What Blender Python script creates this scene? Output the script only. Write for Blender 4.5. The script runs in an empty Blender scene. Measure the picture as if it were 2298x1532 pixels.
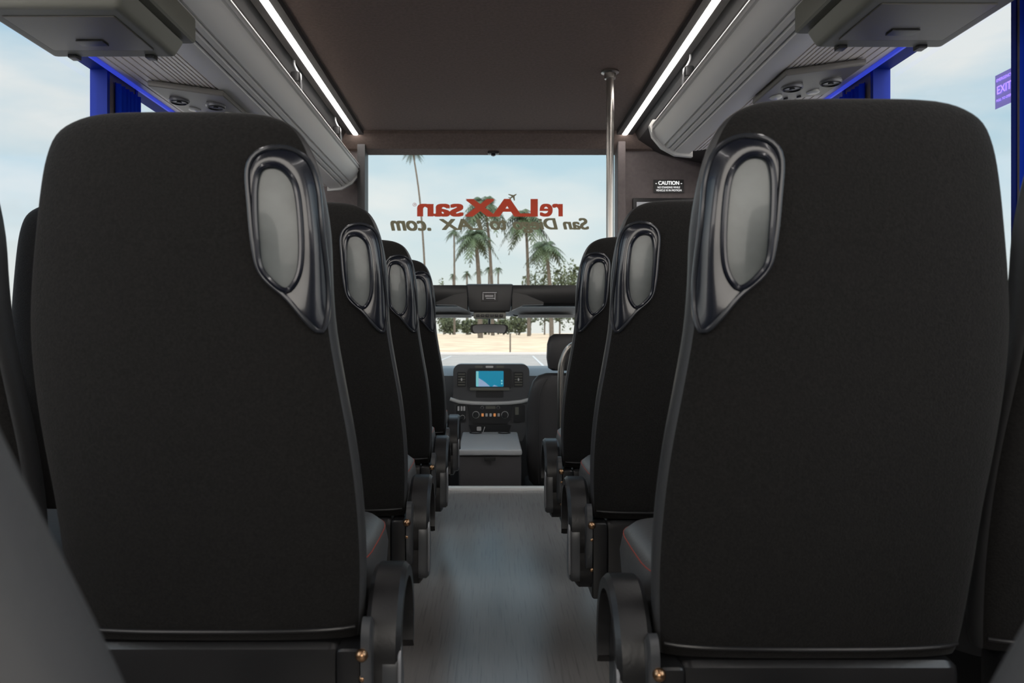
import bpy, bmesh, math, random
from mathutils import Vector, Matrix
random.seed(7)
F=1700.0; VX=1100.0; VY=745.0; CH=0.85
def PX(px,Y): return (px-VX)*Y/F
def PZ(py,Y): return CH+(VY-py)*Y/F
COL=bpy.context.scene.collection

# ------------------------------------------------------------------ materials
def mat(name,col,rough=0.5,metal=0.0,noise=None,bump=0.0,bscale=200,emit=None,estr=0,sheen=0,coat=0,spec=None,vary=0.0,vscale=8):
    m=bpy.data.materials.new(name); m.use_nodes=True
    nt=m.node_tree; b=nt.nodes['Principled BSDF']
    b.inputs['Base Color'].default_value=(*col,1); b.inputs['Roughness'].default_value=rough
    b.inputs['Metallic'].default_value=metal
    if sheen: 
        b.inputs['Sheen Weight'].default_value=sheen; b.inputs['Sheen Roughness'].default_value=0.45
    if coat: b.inputs['Coat Weight'].default_value=coat
    if spec is not None: b.inputs['Specular IOR Level'].default_value=spec
    if emit:
        b.inputs['Emission Color'].default_value=(*emit,1); b.inputs['Emission Strength'].default_value=estr
    tc=nt.nodes.new('ShaderNodeTexCoord')
    if vary:
        n=nt.nodes.new('ShaderNodeTexNoise'); n.inputs['Scale'].default_value=vscale; n.inputs['Detail'].default_value=5
        r=nt.nodes.new('ShaderNodeValToRGB')
        r.color_ramp.elements[0].position=0.3; r.color_ramp.elements[1].position=0.7
        r.color_ramp.elements[0].color=(*[c*(1-vary) for c in col],1); r.color_ramp.elements[1].color=(*[min(1,c*(1+vary)) for c in col],1)
        nt.links.new(tc.outputs['Object'],n.inputs['Vector']); nt.links.new(n.outputs['Fac'],r.inputs['Fac'])
        nt.links.new(r.outputs['Color'],b.inputs['Base Color'])
    if bump:
        n2=nt.nodes.new('ShaderNodeTexNoise'); n2.inputs['Scale'].default_value=bscale; n2.inputs['Detail'].default_value=3
        bp=nt.nodes.new('ShaderNodeBump'); bp.inputs['Strength'].default_value=bump; bp.inputs['Distance'].default_value=0.002
        nt.links.new(tc.outputs['Object'],n2.inputs['Vector']); nt.links.new(n2.outputs['Fac'],bp.inputs['Height'])
        nt.links.new(bp.outputs['Normal'],b.inputs['Normal'])
    return m
M={}
M['fabric']=mat('black_fabric',(0.0102,0.0095,0.0090),0.9,bump=0.5,bscale=380,sheen=0.05,spec=.25,vary=0.35,vscale=260)
M['leather']=mat('charcoal_leather',(0.048,0.048,0.050),0.42,bump=0.25,bscale=150)
M['leather2']=mat('pale_grey_leather',(0.085,0.086,0.09),0.5,bump=0.25,bscale=150)
M['cushion']=mat('grey_leather',(0.08,0.08,0.082),0.42,bump=0.25,bscale=150)
M['blackpl']=mat('black_plastic',(0.014,0.014,0.015),0.34,bump=0.1)
M['gloss']=mat('gloss_dark_plastic',(0.009,0.011,0.018),0.2,coat=0.25)
M['rim']=mat('dark_chrome_rim',(0.03,0.033,0.04),0.22,metal=0.2)
M['recess']=mat('grey_recess',(0.115,0.13,0.13),0.3,coat=.2,vary=0.4,vscale=9)
M['lever']=mat('lever_plastic',(0.055,0.057,0.061),0.3)
M['silver']=mat('silver_plastic',(0.26,0.26,0.27),0.32,metal=0.3)
M['chrome']=mat('brushed_steel',(0.45,0.43,0.40),0.28,metal=1.0)
M['brass']=mat('brass',(0.5,0.3,0.17),0.3,metal=1.0)
M['red']=mat('red_stitch',(0.35,0.05,0.03),0.6)
M['ceil']=mat('brown_headliner',(0.205,0.154,0.133),0.95,bump=0.5,bscale=350,vary=0.12,vscale=90)
M['wall']=mat('grey_wall_lining',(0.165,0.14,0.137),0.8,bump=0.3,bscale=250,vary=0.08,vscale=60)
M['darktrim']=mat('dark_trim',(0.035,0.033,0.033),0.5,bump=0.1)
M['rack']=mat('satin_rack',(0.80,0.79,0.77),0.42,metal=0.1)
M['rackunder']=mat('rack_underside',(0.76,0.71,0.67),0.45)
M['service']=mat('service_panel',(0.17,0.16,0.145),0.4)
M['boxpl']=mat('box_plastic',(0.20,0.20,0.17),0.5,bump=0.1)
M['blue']=mat('blue_paint',(0.002,0.02,0.25),0.6,spec=.2)
M['curtain']=mat('blue_curtain',(0.008,0.05,0.60),0.8,spec=.1)
M['accent']=mat('blue_accent_light',(0.02,0.04,.4),0.5,emit=(0.06,0.10,1.0),estr=.45)
M['led']=mat('led_diffuser',(1,1,1),0.4,emit=(1,0.95,0.91),estr=23)
M['lamp']=mat('lamp_lens',(0.8,0.8,0.75),0.2)
M['white']=mat('white_print',(0.9,0.9,0.9),0.6)
M['signglow']=mat('sign_white_print',(0.9,0.9,0.9),0.5,emit=(1,1,1),estr=0.22)  # faint glow added to the white print so the lettering stands out
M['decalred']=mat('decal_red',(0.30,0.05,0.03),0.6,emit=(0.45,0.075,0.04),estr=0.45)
M['decalgrey']=mat('decal_olive',(0.13,0.12,0.08),0.6,emit=(0.22,0.20,0.13),estr=0.40)  # both decal colours carry an added glow that lifts the lettering
M['dash']=mat('dash_plastic',(0.105,0.108,0.115),0.5,bump=0.15)
M['cabseat']=mat('cab_seat_leather',(0.05,0.049,0.052),0.42,bump=0.2)
M['dashdark']=mat('dash_dark',(0.022,0.024,0.028),0.35)
M['dashlight']=mat('dash_trim_silver',(0.8,0.8,0.8),0.35,metal=0.05)
M['lid']=mat('console_lid_leather',(0.42,0.42,0.425),0.42,bump=0.2)
M['consoleface']=mat('console_face',(0.065,0.06,0.062),0.8,bump=0.4,bscale=300)
M['headliner']=mat('light_headliner',(0.78,0.78,0.78),0.9)
M['screen']=mat('map_water',(0.0,0.12,0.2),0.3,emit=(0.005,0.20,0.33),estr=0.85)
M['land']=mat('map_land',(0.3,0.4,0.5),0.3,emit=(0.30,0.42,0.65),estr=0.6)
M['bar']=mat('map_bar',(0.3,0.7,0.7),0.3,emit=(0.2,0.6,0.65),estr=0.5)
M['orange']=mat('button_glow',(0.5,0.2,0.1),0.3,emit=(1,0.4,0.12),estr=0.4)
M['asphalt']=mat('asphalt',(0.235,0.215,0.20),0.9,vary=0.10,vscale=1)
M['sand']=mat('sand',(0.44,0.335,0.235),0.95,vary=0.22,vscale=0.4)
M['paint']=mat('line_paint',(0.36,0.36,0.36),0.8)
M['nosing']=mat('step_nosing_white',(0.9,0.88,0.85),0.35)
M['trunk']=mat('palm_trunk',(0.07,0.058,0.045),0.9,vary=0.3,vscale=3)
M['frond']=mat('palm_frond',(0.034,0.055,0.022),0.7,vary=0.4,vscale=1)
M['leaf']=mat('foliage',(0.05,0.065,0.03),0.8,vary=0.5,vscale=0.6)
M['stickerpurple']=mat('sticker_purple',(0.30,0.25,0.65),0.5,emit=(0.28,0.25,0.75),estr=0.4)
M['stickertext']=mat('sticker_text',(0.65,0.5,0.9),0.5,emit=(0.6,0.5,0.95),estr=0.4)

def glass_mat(name,tint,gcol,base=.03,fac=1.0,ro=.04):
    m=bpy.data.materials.new(name); m.use_nodes=True; nt=m.node_tree
    for n in list(nt.nodes): nt.nodes.remove(n)
    o=nt.nodes.new('ShaderNodeOutputMaterial'); t=nt.nodes.new('ShaderNodeBsdfTransparent'); g=nt.nodes.new('ShaderNodeBsdfGlossy')
    t.inputs['Color'].default_value=(*tint,1); g.inputs['Color'].default_value=(*gcol,1); g.inputs['Roughness'].default_value=ro
    lw=nt.nodes.new('ShaderNodeLayerWeight'); lw.inputs['Blend'].default_value=.5
    pw=nt.nodes.new('ShaderNodeMath'); pw.operation='POWER'; pw.inputs[1].default_value=4.0
    mu=nt.nodes.new('ShaderNodeMath'); mu.operation='MULTIPLY_ADD'; mu.inputs[1].default_value=fac; mu.inputs[2].default_value=base
    mx=nt.nodes.new('ShaderNodeMixShader'); L=nt.links.new
    L(lw.outputs['Facing'],pw.inputs[0]); L(pw.outputs[0],mu.inputs[0]); L(mu.outputs[0],mx.inputs[0]); L(t.outputs[0],mx.inputs[1]); L(g.outputs[0],mx.inputs[2]); L(mx.outputs[0],o.inputs[0])
    return m
M['glass']=glass_mat('window_glass',(0.98,0.985,0.99),(0.7,0.72,1.0),.06,.35,.08)
M['wglass']=glass_mat('windscreen_glass',(0.97,0.98,0.97),(0.8,0.85,0.9),.01,.3)

def floor_mat():
    m=bpy.data.materials.new('grey_vinyl_planks'); m.use_nodes=True; nt=m.node_tree; b=nt.nodes['Principled BSDF']
    tc=nt.nodes.new('ShaderNodeTexCoord'); mp=nt.nodes.new('ShaderNodeMapping'); mp.inputs['Scale'].default_value=(150,5,1)
    n=nt.nodes.new('ShaderNodeTexNoise'); n.inputs['Scale'].default_value=1.0; n.inputs['Detail'].default_value=4
    r=nt.nodes.new('ShaderNodeValToRGB'); e=r.color_ramp.elements
    e[0].position=0.28; e[0].color=(0.185,0.170,0.158,1); e[1].position=0.45; e[1].color=(0.245,0.225,0.210,1)
    x=e.new(0.8); x.color=(0.262,0.241,0.225,1)
    bp=nt.nodes.new('ShaderNodeBump'); bp.inputs['Strength'].default_value=0.05; bp.inputs['Distance'].default_value=0.0005
    b.inputs['IOR'].default_value=1.75; b.inputs['Roughness'].default_value=0.235
    L=nt.links.new
    L(tc.outputs['Object'],mp.inputs['Vector']); L(mp.outputs[0],n.inputs['Vector']); L(n.outputs['Fac'],r.inputs['Fac']); L(r.outputs[0],b.inputs['Base Color'])
    L(n.outputs['Fac'],bp.inputs['Height']); L(bp.outputs[0],b.inputs['Normal'])
    return m
M['floor']=floor_mat()

# ------------------------------------------------------------------ helpers
def mk(name,me,parent=None,loc=None):
    o=bpy.data.objects.new(name,me); COL.objects.link(o)
    if parent: o.parent=parent
    if loc: o.location=loc
    return o
def empty(name,loc,label,cat,group=None):
    o=bpy.data.objects.new(name,None); COL.objects.link(o); o.location=loc; o.empty_display_size=0.05
    o['label']=label; o['category']=cat
    if group: o['group']=group
    return o
def tag(o,label,cat,group=None):
    o['label']=label; o['category']=cat
    if group: o['group']=group
    return o
def struct(o,label=None):
    o['kind']='structure'
    if label: o['label']=label; o['category']=o.name.split('_')[0].split('.')[0]
    return o
def mesh(name,verts,faces,mt,smooth=False,fm=None):
    me=bpy.data.meshes.new(name); me.from_pydata([tuple(v) for v in verts],[],faces)
    mts=mt if isinstance(mt,(list,tuple)) else [mt]
    for a in mts: me.materials.append(a)
    if fm:
        for p,i in zip(me.polygons,fm): p.material_index=i
    bm=bmesh.new(); bm.from_mesh(me); bmesh.ops.recalc_face_normals(bm,faces=bm.faces[:]); bm.to_mesh(me); bm.free()
    if smooth:
        for p in me.polygons: p.use_smooth=True
        try: me.set_sharp_from_angle(angle=math.radians(40))
        except Exception: pass
    me.update(); return me
def boxme(name,b,mt,bev=0.0,seg=3,taper=None):
    x0,x1,y0,y1,z0,z1=b
    bm=bmesh.new(); bmesh.ops.create_cube(bm,size=1)
    for v in bm.verts:
        v.co=Vector(((x0+x1)/2+v.co.x*(x1-x0),(y0+y1)/2+v.co.y*(y1-y0),(z0+z1)/2+v.co.z*(z1-z0)))
    if taper:
        for v in bm.verts: v.co=Vector(taper(v.co))
    if bev>0: bmesh.ops.bevel(bm,geom=bm.edges[:],offset=bev,segments=seg,affect='EDGES',profile=0.6)
    bmesh.ops.recalc_face_normals(bm,faces=bm.faces[:])
    me=bpy.data.meshes.new(name); bm.to_mesh(me); bm.free(); me.materials.append(mt)
    if bev>0:
        for p in me.polygons: p.use_smooth=True
        me.set_sharp_from_angle(angle=math.radians(35))
    return me
def box(name,b,mt,bev=0.0,parent=None,seg=3,taper=None):
    return mk(name,boxme(name,b,mt,bev,seg,taper),parent)
def multibox(name,bs,mt,parent=None):
    V=[];Fc=[]
    for (x0,x1,y0,y1,z0,z1) in bs:
        k=len(V)
        V+=[(x0,y0,z0),(x1,y0,z0),(x1,y1,z0),(x0,y1,z0),(x0,y0,z1),(x1,y0,z1),(x1,y1,z1),(x0,y1,z1)]
        Fc+=[[k+i for i in f] for f in ([0,3,2,1],[4,5,6,7],[0,1,5,4],[1,2,6,5],[2,3,7,6],[3,0,4,7])]
    return mk(name,mesh(name,V,Fc,mt),parent)
def tubeme(name,pts,r,mt,closed=False,n=10,caps=True):
    pts=[Vector(p) for p in pts]; N=len(pts); V=[];Fc=[]
    rs=r if isinstance(r,(list,tuple)) else [r]*N
    prev=None
    for i,p in enumerate(pts):
        if closed: t=(pts[(i+1)%N]-pts[i-1])
        else: t=pts[min(i+1,N-1)]-pts[max(i-1,0)]
        t.normalize()
        if prev is None:
            a=Vector((0,0,1)) if abs(t.z)<0.9 else Vector((1,0,0))
            u=t.cross(a).normalized()
        else:
            u=(prev-t*prev.dot(t)).normalized()
        prev=u; w=t.cross(u)
        for k in range(n):
            an=2*math.pi*k/n; V.append(p+(u*math.cos(an)+w*math.sin(an))*rs[i])
    R=N if closed else N-1
    for i in range(R):
        a=i*n; b=((i+1)%N)*n
        for k in range(n): Fc.append([a+k,a+(k+1)%n,b+(k+1)%n,b+k])
    if not closed and caps: Fc.append(list(range(n))); Fc.append(list(range((N-1)*n,N*n)))
    return mesh(name,V,Fc,mt,True)
def tube(name,pts,r,mt,parent=None,closed=False,n=10): return mk(name,tubeme(name,pts,r,mt,closed,n),parent)
def bez(pts,k=6):
    out=[];P=[Vector(p) for p in pts];N=len(P)
    for i in range(N-1):
        p0=P[max(i-1,0)];p1=P[i];p2=P[i+1];p3=P[min(i+2,N-1)]
        for j in range(k):
            t=j/k; out.append(0.5*((2*p1)+(p2-p0)*t+(2*p0-5*p1+4*p2-p3)*t*t+(3*p1-p0-3*p2+p3)*t**3))
    out.append(P[-1]); return out
def resample(pts,n,closed=True):
    P=[Vector(p) for p in pts]
    if closed: P=P+[P[0]]
    L=[0]
    for i in range(1,len(P)): L.append(L[-1]+(P[i]-P[i-1]).length)
    out=[];j=0
    cnt=n if closed else n-1
    for i in range(n):
        s=L[-1]*i/cnt
        while j<len(L)-2 and L[j+1]<s: j+=1
        f=(s-L[j])/max(1e-9,L[j+1]-L[j]); out.append(P[j].lerp(P[j+1],min(1,f)))
    return out
def smoothclosed(pts,k=5):
    P=[Vector(p) for p in pts];N=len(P);out=[]
    for i in range(N):
        p0=P[i-1];p1=P[i];p2=P[(i+1)%N];p3=P[(i+2)%N]
        for j in range(k):
            t=j/k; out.append(0.5*((2*p1)+(p2-p0)*t+(2*p0-5*p1+4*p2-p3)*t*t+(3*p1-p0-3*p2+p3)*t**3))
    return out
def extr(name,prof,axis,a,b,mt,parent=None,smooth=True):
    V=[];n=len(prof)
    for s in (a,b):
        for p in prof:
            V.append((p[0],s,p[1]) if axis=='y' else (s,p[0],p[1]))
    Fc=[[i,(i+1)%n,n+(i+1)%n,n+i] for i in range(n)]+[list(range(n)),list(range(2*n-1,n-1,-1))]
    return mk(name,mesh(name,V,Fc,mt,smooth),parent)
def lathe(name,prof,mt,parent=None,axis='z',loc=(0,0,0),n=24):
    V=[];Fc=[]
    for r,h in prof:
        for k in range(n):
            a=2*math.pi*k/n; c,s=r*math.cos(a),r*math.sin(a)
            V.append({'z':(c,s,h),'y':(c,h,s),'x':(h,c,s)}[axis])
    for i in range(len(prof)-1):
        for k in range(n): Fc.append([i*n+k,i*n+(k+1)%n,(i+1)*n+(k+1)%n,(i+1)*n+k])
    Fc.append(list(range(n))); Fc.append([ (len(prof)-1)*n+k for k in range(n)])
    return mk(name,mesh(name,V,Fc,mt,True),parent,loc)
def loft(name,levels,mt,n=36,e=2.8,two=None):
    V=[];Fc=[];fm=[]
    for (z,xa,xb,yc,t) in levels:
        xc=(xa+xb)/2;hw=(xb-xa)/2
        for k in range(n):
            a=2*math.pi*k/n; c,s=math.cos(a),math.sin(a)
            V.append((xc+hw*math.copysign(abs(c)**(2/e),c), yc+t*math.copysign(abs(s)**(2/e),s), z))
    for i in range(len(levels)-1):
        for k in range(n):
            Fc.append([i*n+k,i*n+(k+1)%n,(i+1)*n+(k+1)%n,(i+1)*n+k])
            a=2*math.pi*(k+0.5)/n
            fm.append(1 if math.sin(a)>-0.33 else 0)
    Fc.append(list(range(n))); Fc.append([(len(levels)-1)*n+k for k in range(n)]); fm+=[0,0]
    if two: return mesh(name,V,Fc,[mt,two],True,fm)
    return mesh(name,V,Fc,mt,True)
def textme(name,s,w,h,mt,bold=0.0,shear=0.0):
    cu=bpy.data.curves.new('t','FONT'); cu.body=s; cu.size=1; cu.shear=shear; cu.align_x='LEFT'
    o=bpy.data.objects.new('t',cu); COL.objects.link(o)
    dg=bpy.context.evaluated_depsgraph_get(); dg.update()
    m0=bpy.data.meshes.new_from_object(o.evaluated_get(dg))
    bpy.data.objects.remove(o)
    V=[];Fc=[]
    offs=[(0,0)] if not bold else [(a*bold,b*bold*.5) for a in (-1,-.33,.33,1) for b in (-1,1)]
    for (a,b) in offs:
        k=len(V); V+=[(v.co.x+a,v.co.y+b) for v in m0.vertices]; Fc+=[[k+i for i in p.vertices] for p in m0.polygons]
    xs=[v[0] for v in V]; ys=[v[1] for v in V]
    cx=(min(xs)+max(xs))/2; cy=(min(ys)+max(ys))/2; sx=w/(max(xs)-min(xs)); sy=h/(max(ys)-min(ys))
    me=bpy.data.meshes.new(name); me.from_pydata([((x-cx)*sx,0,(y-cy)*sy) for x,y in V],[],Fc)
    me.materials.append(mt); me.update()
    return me

# ------------------------------------------------------------------ shell
HW=1.18; CZ=1.90
YR=-1.3; YB=4.06
struct(box('floor',(-HW-.05,HW+.05,YR,4.10,-0.08,0),M['floor']),'grey wood-look vinyl bus floor')
struct(box('ceiling',(-HW-.05,HW+.05,YR,3.97,CZ,CZ+.06),M['ceil']),'dark brown fabric headliner ceiling')
WT=1.67; WB=0.72
wins=[(-1.15,-.12),(.1,1.5),(1.70,2.34),(2.52,3.2),(3.4,3.92)]
for side,s in (('left',-1),('right',1)):
    bs=[]
    def add(y0,y1,z0,z1):
        xa,xb=sorted((s*HW,s*(HW+.05))); bs.append((xa,xb,y0,y1,z0,z1))
    add(YR,YB,-.08,WB); add(YR,YB,WT,CZ+.06)
    ys=[YR]+[v for w in wins for v in w]+[YB]
    for i in range(0,len(ys),2): add(ys[i],ys[i+1],WB,WT)
    struct(multibox('wall_'+side,bs,M['wall']),'grey lined bus side wall with window openings')
wn=1
for s in (-1,1):
    for (y0,y1) in wins:
        x=s*(HW+.03)
        g=mk('window_%d'%wn,mesh('window_pane',[(x,y0,WB),(x,y1,WB),(x,y1,WT),(x,y0,WT)],[[0,1,2,3]],M['glass']))
        struct(g,'tinted side window pane in a blue frame')
        t=.012; xa,xb=sorted((s*(HW-.003),s*(HW+.05)))
        multibox('window_frame',[(xa,xb,y0,y1,WT-t,WT+.002),(xa,xb,y0,y1,WB-.004,WB+t),(xa,xb,y0-.004,y0+t,WB,WT),(xa,xb,y1-t,y1+.004,WB,WT)],M['blue'],g)
        wn+=1
struct(multibox('wall_rear',[(-HW,HW,YR-.05,YR,-.08,.75),(-HW,HW,YR-.05,YR,1.75,CZ+.06),(-HW,-1.05,YR-.05,YR,.75,1.75),(1.05,HW,YR-.05,YR,.75,1.75)],M['wall']),'grey rear wall of the bus')
g=mk('window_%d'%wn,mesh('window_pane',[(-1.05,YR-.02,.75),(1.05,YR-.02,.75),(1.05,YR-.02,1.75),(-1.05,YR-.02,1.75)],[[0,1,2,3]],M['wglass'])); struct(g,'rear window pane'); wn+=1
struct(multibox('wall_front',[(-HW,-.675,4.06,4.11,-.08,CZ+.06),(.70,HW,4.06,4.11,-.08,CZ+.06)],M['wall']),'grey padded bulkhead panels framing the cab opening')
struct(extr('trim_1',[(3.95,1.905),(3.95,1.885),(4.03,1.825),(4.11,1.81),(4.13,1.83),(4.13,1.95),(3.95,1.95)],'x',-HW,HW,M['ceil'],smooth=False),'fabric covered header above the front window')
struct(multibox('trim_2',[(-.70,-.66,3.99,4.10,0,1.84)],M['darktrim']),'dark vertical door pillar trim')
struct(box('trim_3',(.672,.715,3.99,4.10,0,1.86),M['wall'],0.008),'grey vertical pillar trim beside the cab opening')
struct(box('trim_4',(-.66,.672,4.070,4.125,-.02,.014),M['nosing'],0.004),'pale step nosing at the floor edge')

def curtain(s,y0,y1,z0=WB,z1=1.632):
    n=48;V=[];Fc=[]
    for i in range(n+1):
        y=y0+(y1-y0)*i/n; dx=.007*math.sin(i*2*math.pi/8)
        for z in (z1,(z0+z1)/2,z0): V.append((s*(HW-.010+dx),y+.004*math.sin(i*1.7)*(z1-z),z))
    for i in range(n):
        for k in range(2): Fc.append([i*3+k,(i+1)*3+k,(i+1)*3+k+1,i*3+k+1])
    o=mk('curtain',mesh('curtain',V,Fc,M['curtain'],True)); tag(o,'gathered blue curtain at the post between windows','curtain','blue window curtains')
for s in (-1,1):
    curtain(s,2.37,2.53); curtain(s,1.52,1.67)

# ------------------------------------------------------------------ overhead racks
def rackprof(s):
    fas=bez([(.705,0,1.752),(.688,0,1.728),(.700,0,1.685),(.735,0,1.642),(.785,0,1.614),(.845,0,1.606)],10)
    out=[]
    for i,p in enumerate(fas):
        g=0.0
        if i in (6,11,15,31,35,39): g=.009
        d=(Vector((.82,0,1.74))-p).normalized(); q=p+d*g
        out.append((q.x,q.z))
    inner=[(.845,1.628),(.795,1.634),(.75,1.66),(.722,1.695),(.712,1.73),(.712,1.752)]
    return [(s*a,b) for a,b in out+inner]
def underprof(s):
    x=.845
    pts=[(.845,1.612)]
    while x<1.12:
        z=1.612+(x-.845)*.14
        pts+= [(x+.010,z),(x+.011,z+.004),(x+.014,z+.004),(x+.015,z)]
        x+=.016 if x<.95 else .03
    pts+=[(1.172,1.658),(1.172,1.678),(.845,1.63)]
    return [(s*a,b) for a,b in pts]
def rack(s,y1,pan,bry,label):
    e=empty('overhead_rack',(0,0,0),label,'luggage rack','parcel racks above the seats')
    extr('rack_rail',rackprof(s),'y',YR+.01,y1,M['rack'],e)
    extr('underside_panel',underprof(s),'y',YR+.01,y1-.03,M['rackunder'],e,smooth=False)
    a=1.156
    extr('accent_light',[(s*(a-.004),1.654),(s*(a+.006),1.655),(s*(a+.006),1.645),(s*(a-.002),1.645)],'y',YR+.1,y1-.1,M['accent'],e,smooth=False)
    fas=[(s*a,b) for a,b in [(.690,1.752),(.676,1.728),(.688,1.68),(.728,1.632),(.785,1.601),(.86,1.594),(.86,1.63),(.795,1.634),(.75,1.66),(.722,1.695),(.712,1.752)]]
    extr('end_cap',fas,'y',y1-.005,y1+.02,M['rack'],e)
    (a0,a1,b0,b1)=pan
    z=lambda x:1.612+(abs(x)-.845)*.14
    def tp(c): return (c.x,c.y,c.z+(abs(c.x)-.845)*.14)
    xa,xb=sorted((s*a0,s*a1))
    sp=box('service_panel',(xa,xb,b0,b1,1.586,1.606),M['service'],0.008,e,taper=tp)
    L=b1-b0;W=a1-a0
    for (fx,fy,r) in ((.28,.42,.030),(.78,.42,.030)):
        x=s*(a0+W*fx);y=b0+L*fy
        v=lathe('air_vent',[(r,0),(r,-.010),(r*.85,-.014),(r*.72,-.008),(r*.3,-.005),(r*.25,-.013),(.001,-.014)],M['blackpl'],sp,loc=(x,y,z(x)-.024))
        lathe('vent_ring',[(r*1.02,0),(r*1.08,-.006),(r*.98,-.012),(r*.92,-.010)],M['silver'],v)
    for (fx,fy) in ((.22,.76),(.72,.76)):
        x=s*(a0+W*fx);y=b0+L*fy
        lathe('reading_lamp',[(.02,0),(.02,-.005),(.015,-.008),(.001,-.008)],M['lamp'],sp,loc=(x,y,z(x)-.025))
    for fx in (.42,.6):
        x=s*(a0+W*fx);y=b0+L*.9
        lathe('call_button',[(.007,0),(.007,-.006),(.001,-.007)],M['blackpl'],sp,loc=(x,y,z(x)-.024),n=12)
    for y in bry:
        br=tube('support_bracket',bez([(s*.716,y,1.745),(s*.712,y,1.775),(s*.722,y,1.82),(s*.740,y,1.86),(s*.738,y,1.897)],5),.0045,M['silver'],e,n=8)
        box('bracket_foot',(min(s*.715,s*.75),max(s*.715,s*.75),y-.02,y+.02,1.79,1.83),M['blackpl'],0.008,br)
    return e
rack(-1,4.0,(.83,1.07,2.36,2.64),(-.6,.6,1.7,2.86,3.62),'satin grey overhead parcel rack ending near the front pillar')
rack(1,3.22,(.85,1.085,2.18,2.46),(-.6,.6,1.7,2.80),'satin grey overhead parcel rack ending before the entrance')
for i,s in enumerate((-1,1)):
    o=extr('trim_%d'%(5+i),[(s*.745,1.90),(s*.78,1.86),(s*.92,1.80),(s*1.178,1.74),(s*1.178,1.90)],'y',YR,4.05,M['darktrim'],smooth=False)
    struct(o,'dark lining above the parcel rack')

for s in (-1,1):
    e=empty('ceiling_light_strip',(s*.70,1.3,1.9),'long white LED light strip in a dark rail on the ceiling','light','LED ceiling strips')
    multibox('rail_housing',[(-.042,-.014,YR-1.29,3.94-1.3,-.024,-.001),(.014,.042,YR-1.29,3.94-1.3,-.024,-.001)],M['darktrim'],e)
    extr('light_diffuser',[(-.0125,-.002),(-.0125,-.022),(-.008,-.026),(.008,-.026),(.0125,-.022),(.0125,-.002)],'y',YR-1.29,3.94-1.3,M['led'],e)

for s in (-1,1):
    yo=0 if s<0 else -.06
    e=empty('overhead_monitor',(s*.885,1.65+yo,1.60),'grey plastic fold-down unit mounted under the parcel rack','monitor','fold-down overhead units')
    box('housing',(-.180,.180,-.17,.17,-.060,.004),M['boxpl'],.012,e)
    box('face_panel',(-.162,.162,-.15,.15,-.103,-.061),M['boxpl'],.012,e,taper=lambda c:(c.x*(.88 if c.z<-.09 else 1),c.y*(.92 if c.z<-.09 else 1),c.z))
    box('inset_panel',(-.115,.115,-.10,.085,-.1055,-.1032),M['service'],.002,e)
    box('latch',(-.03,.03,.02,.05,-.109,-.106),M['blackpl'],.0015,e)
    for fx in (-.09,.09): box('clip',(fx-.01,fx+.01,.115,.14,-.110,-.098),M['blackpl'],.002,e)

# ------------------------------------------------------------------ passenger seats
UW=.000624
inn=[(-.446,.228),(-.433,.2310),(-.402,.234),(-.325,.236),(-.24,.232),(-.159,.2228),(-.078,.209),(0,.1966),(.066,.192),(.14,.190),(.203,.181),(.245,.170),(.275,.155),(.293,.136),(.304,.108),(.309,.07)]
outn=[(-.446,-.186),(-.433,-.189),(-.402,-.194),(-.325,-.203),(-.24,-.212),(-.159,-.224),(-.078,-.233),(0,-.236),(.066,-.232),(.14,-.223),(.203,-.214),(.245,-.205),(.275,-.192),(.293,-.170),(.304,-.138),(.309,-.09)]
thk=[.030,.040,.046,.052,.055,.056,.057,.057,.056,.055,.052,.048,.042,.034,.024,.010]
TILT=.07; EXP=3.0
rows=[]
for i in range(len(inn)): rows.append((inn[i][0],inn[i][1],outn[i][1],thk[i]))
def fine(rows,k=3):
    P=rows;out=[]
    for i in range(len(P)-1):
        a=[Vector(P[max(i-1,0)]),Vector(P[i]),Vector(P[i+1]),Vector(P[min(i+2,len(P)-1)])]
        for j in range(k):
            t=j/k; out.append(tuple(0.5*((2*a[1])+(a[2]-a[0])*t+(2*a[0]-5*a[1]+4*a[2]-a[3])*t*t+(3*a[1]-a[0]-3*a[2]+a[3])*t**3)))
    out.append(P[-1]); return out
frows=fine(rows)
def yback(u,w):
    w=max(frows[0][0],min(frows[-1][0],w))
    for i in range(len(frows)-1):
        if frows[i][0]<=w<=frows[i+1][0]:
            f=(w-frows[i][0])/max(1e-9,frows[i+1][0]-frows[i][0]); r=[frows[i][k]*(1-f)+frows[i+1][k]*f for k in range(4)]; break
    xc=(r[1]+r[2])/2;hw=(r[1]-r[2])/2
    a=min(1.0,abs((u-xc)/hw))
    return .05-TILT*w-r[3]*(1-a**EXP)**(1/EXP)
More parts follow.
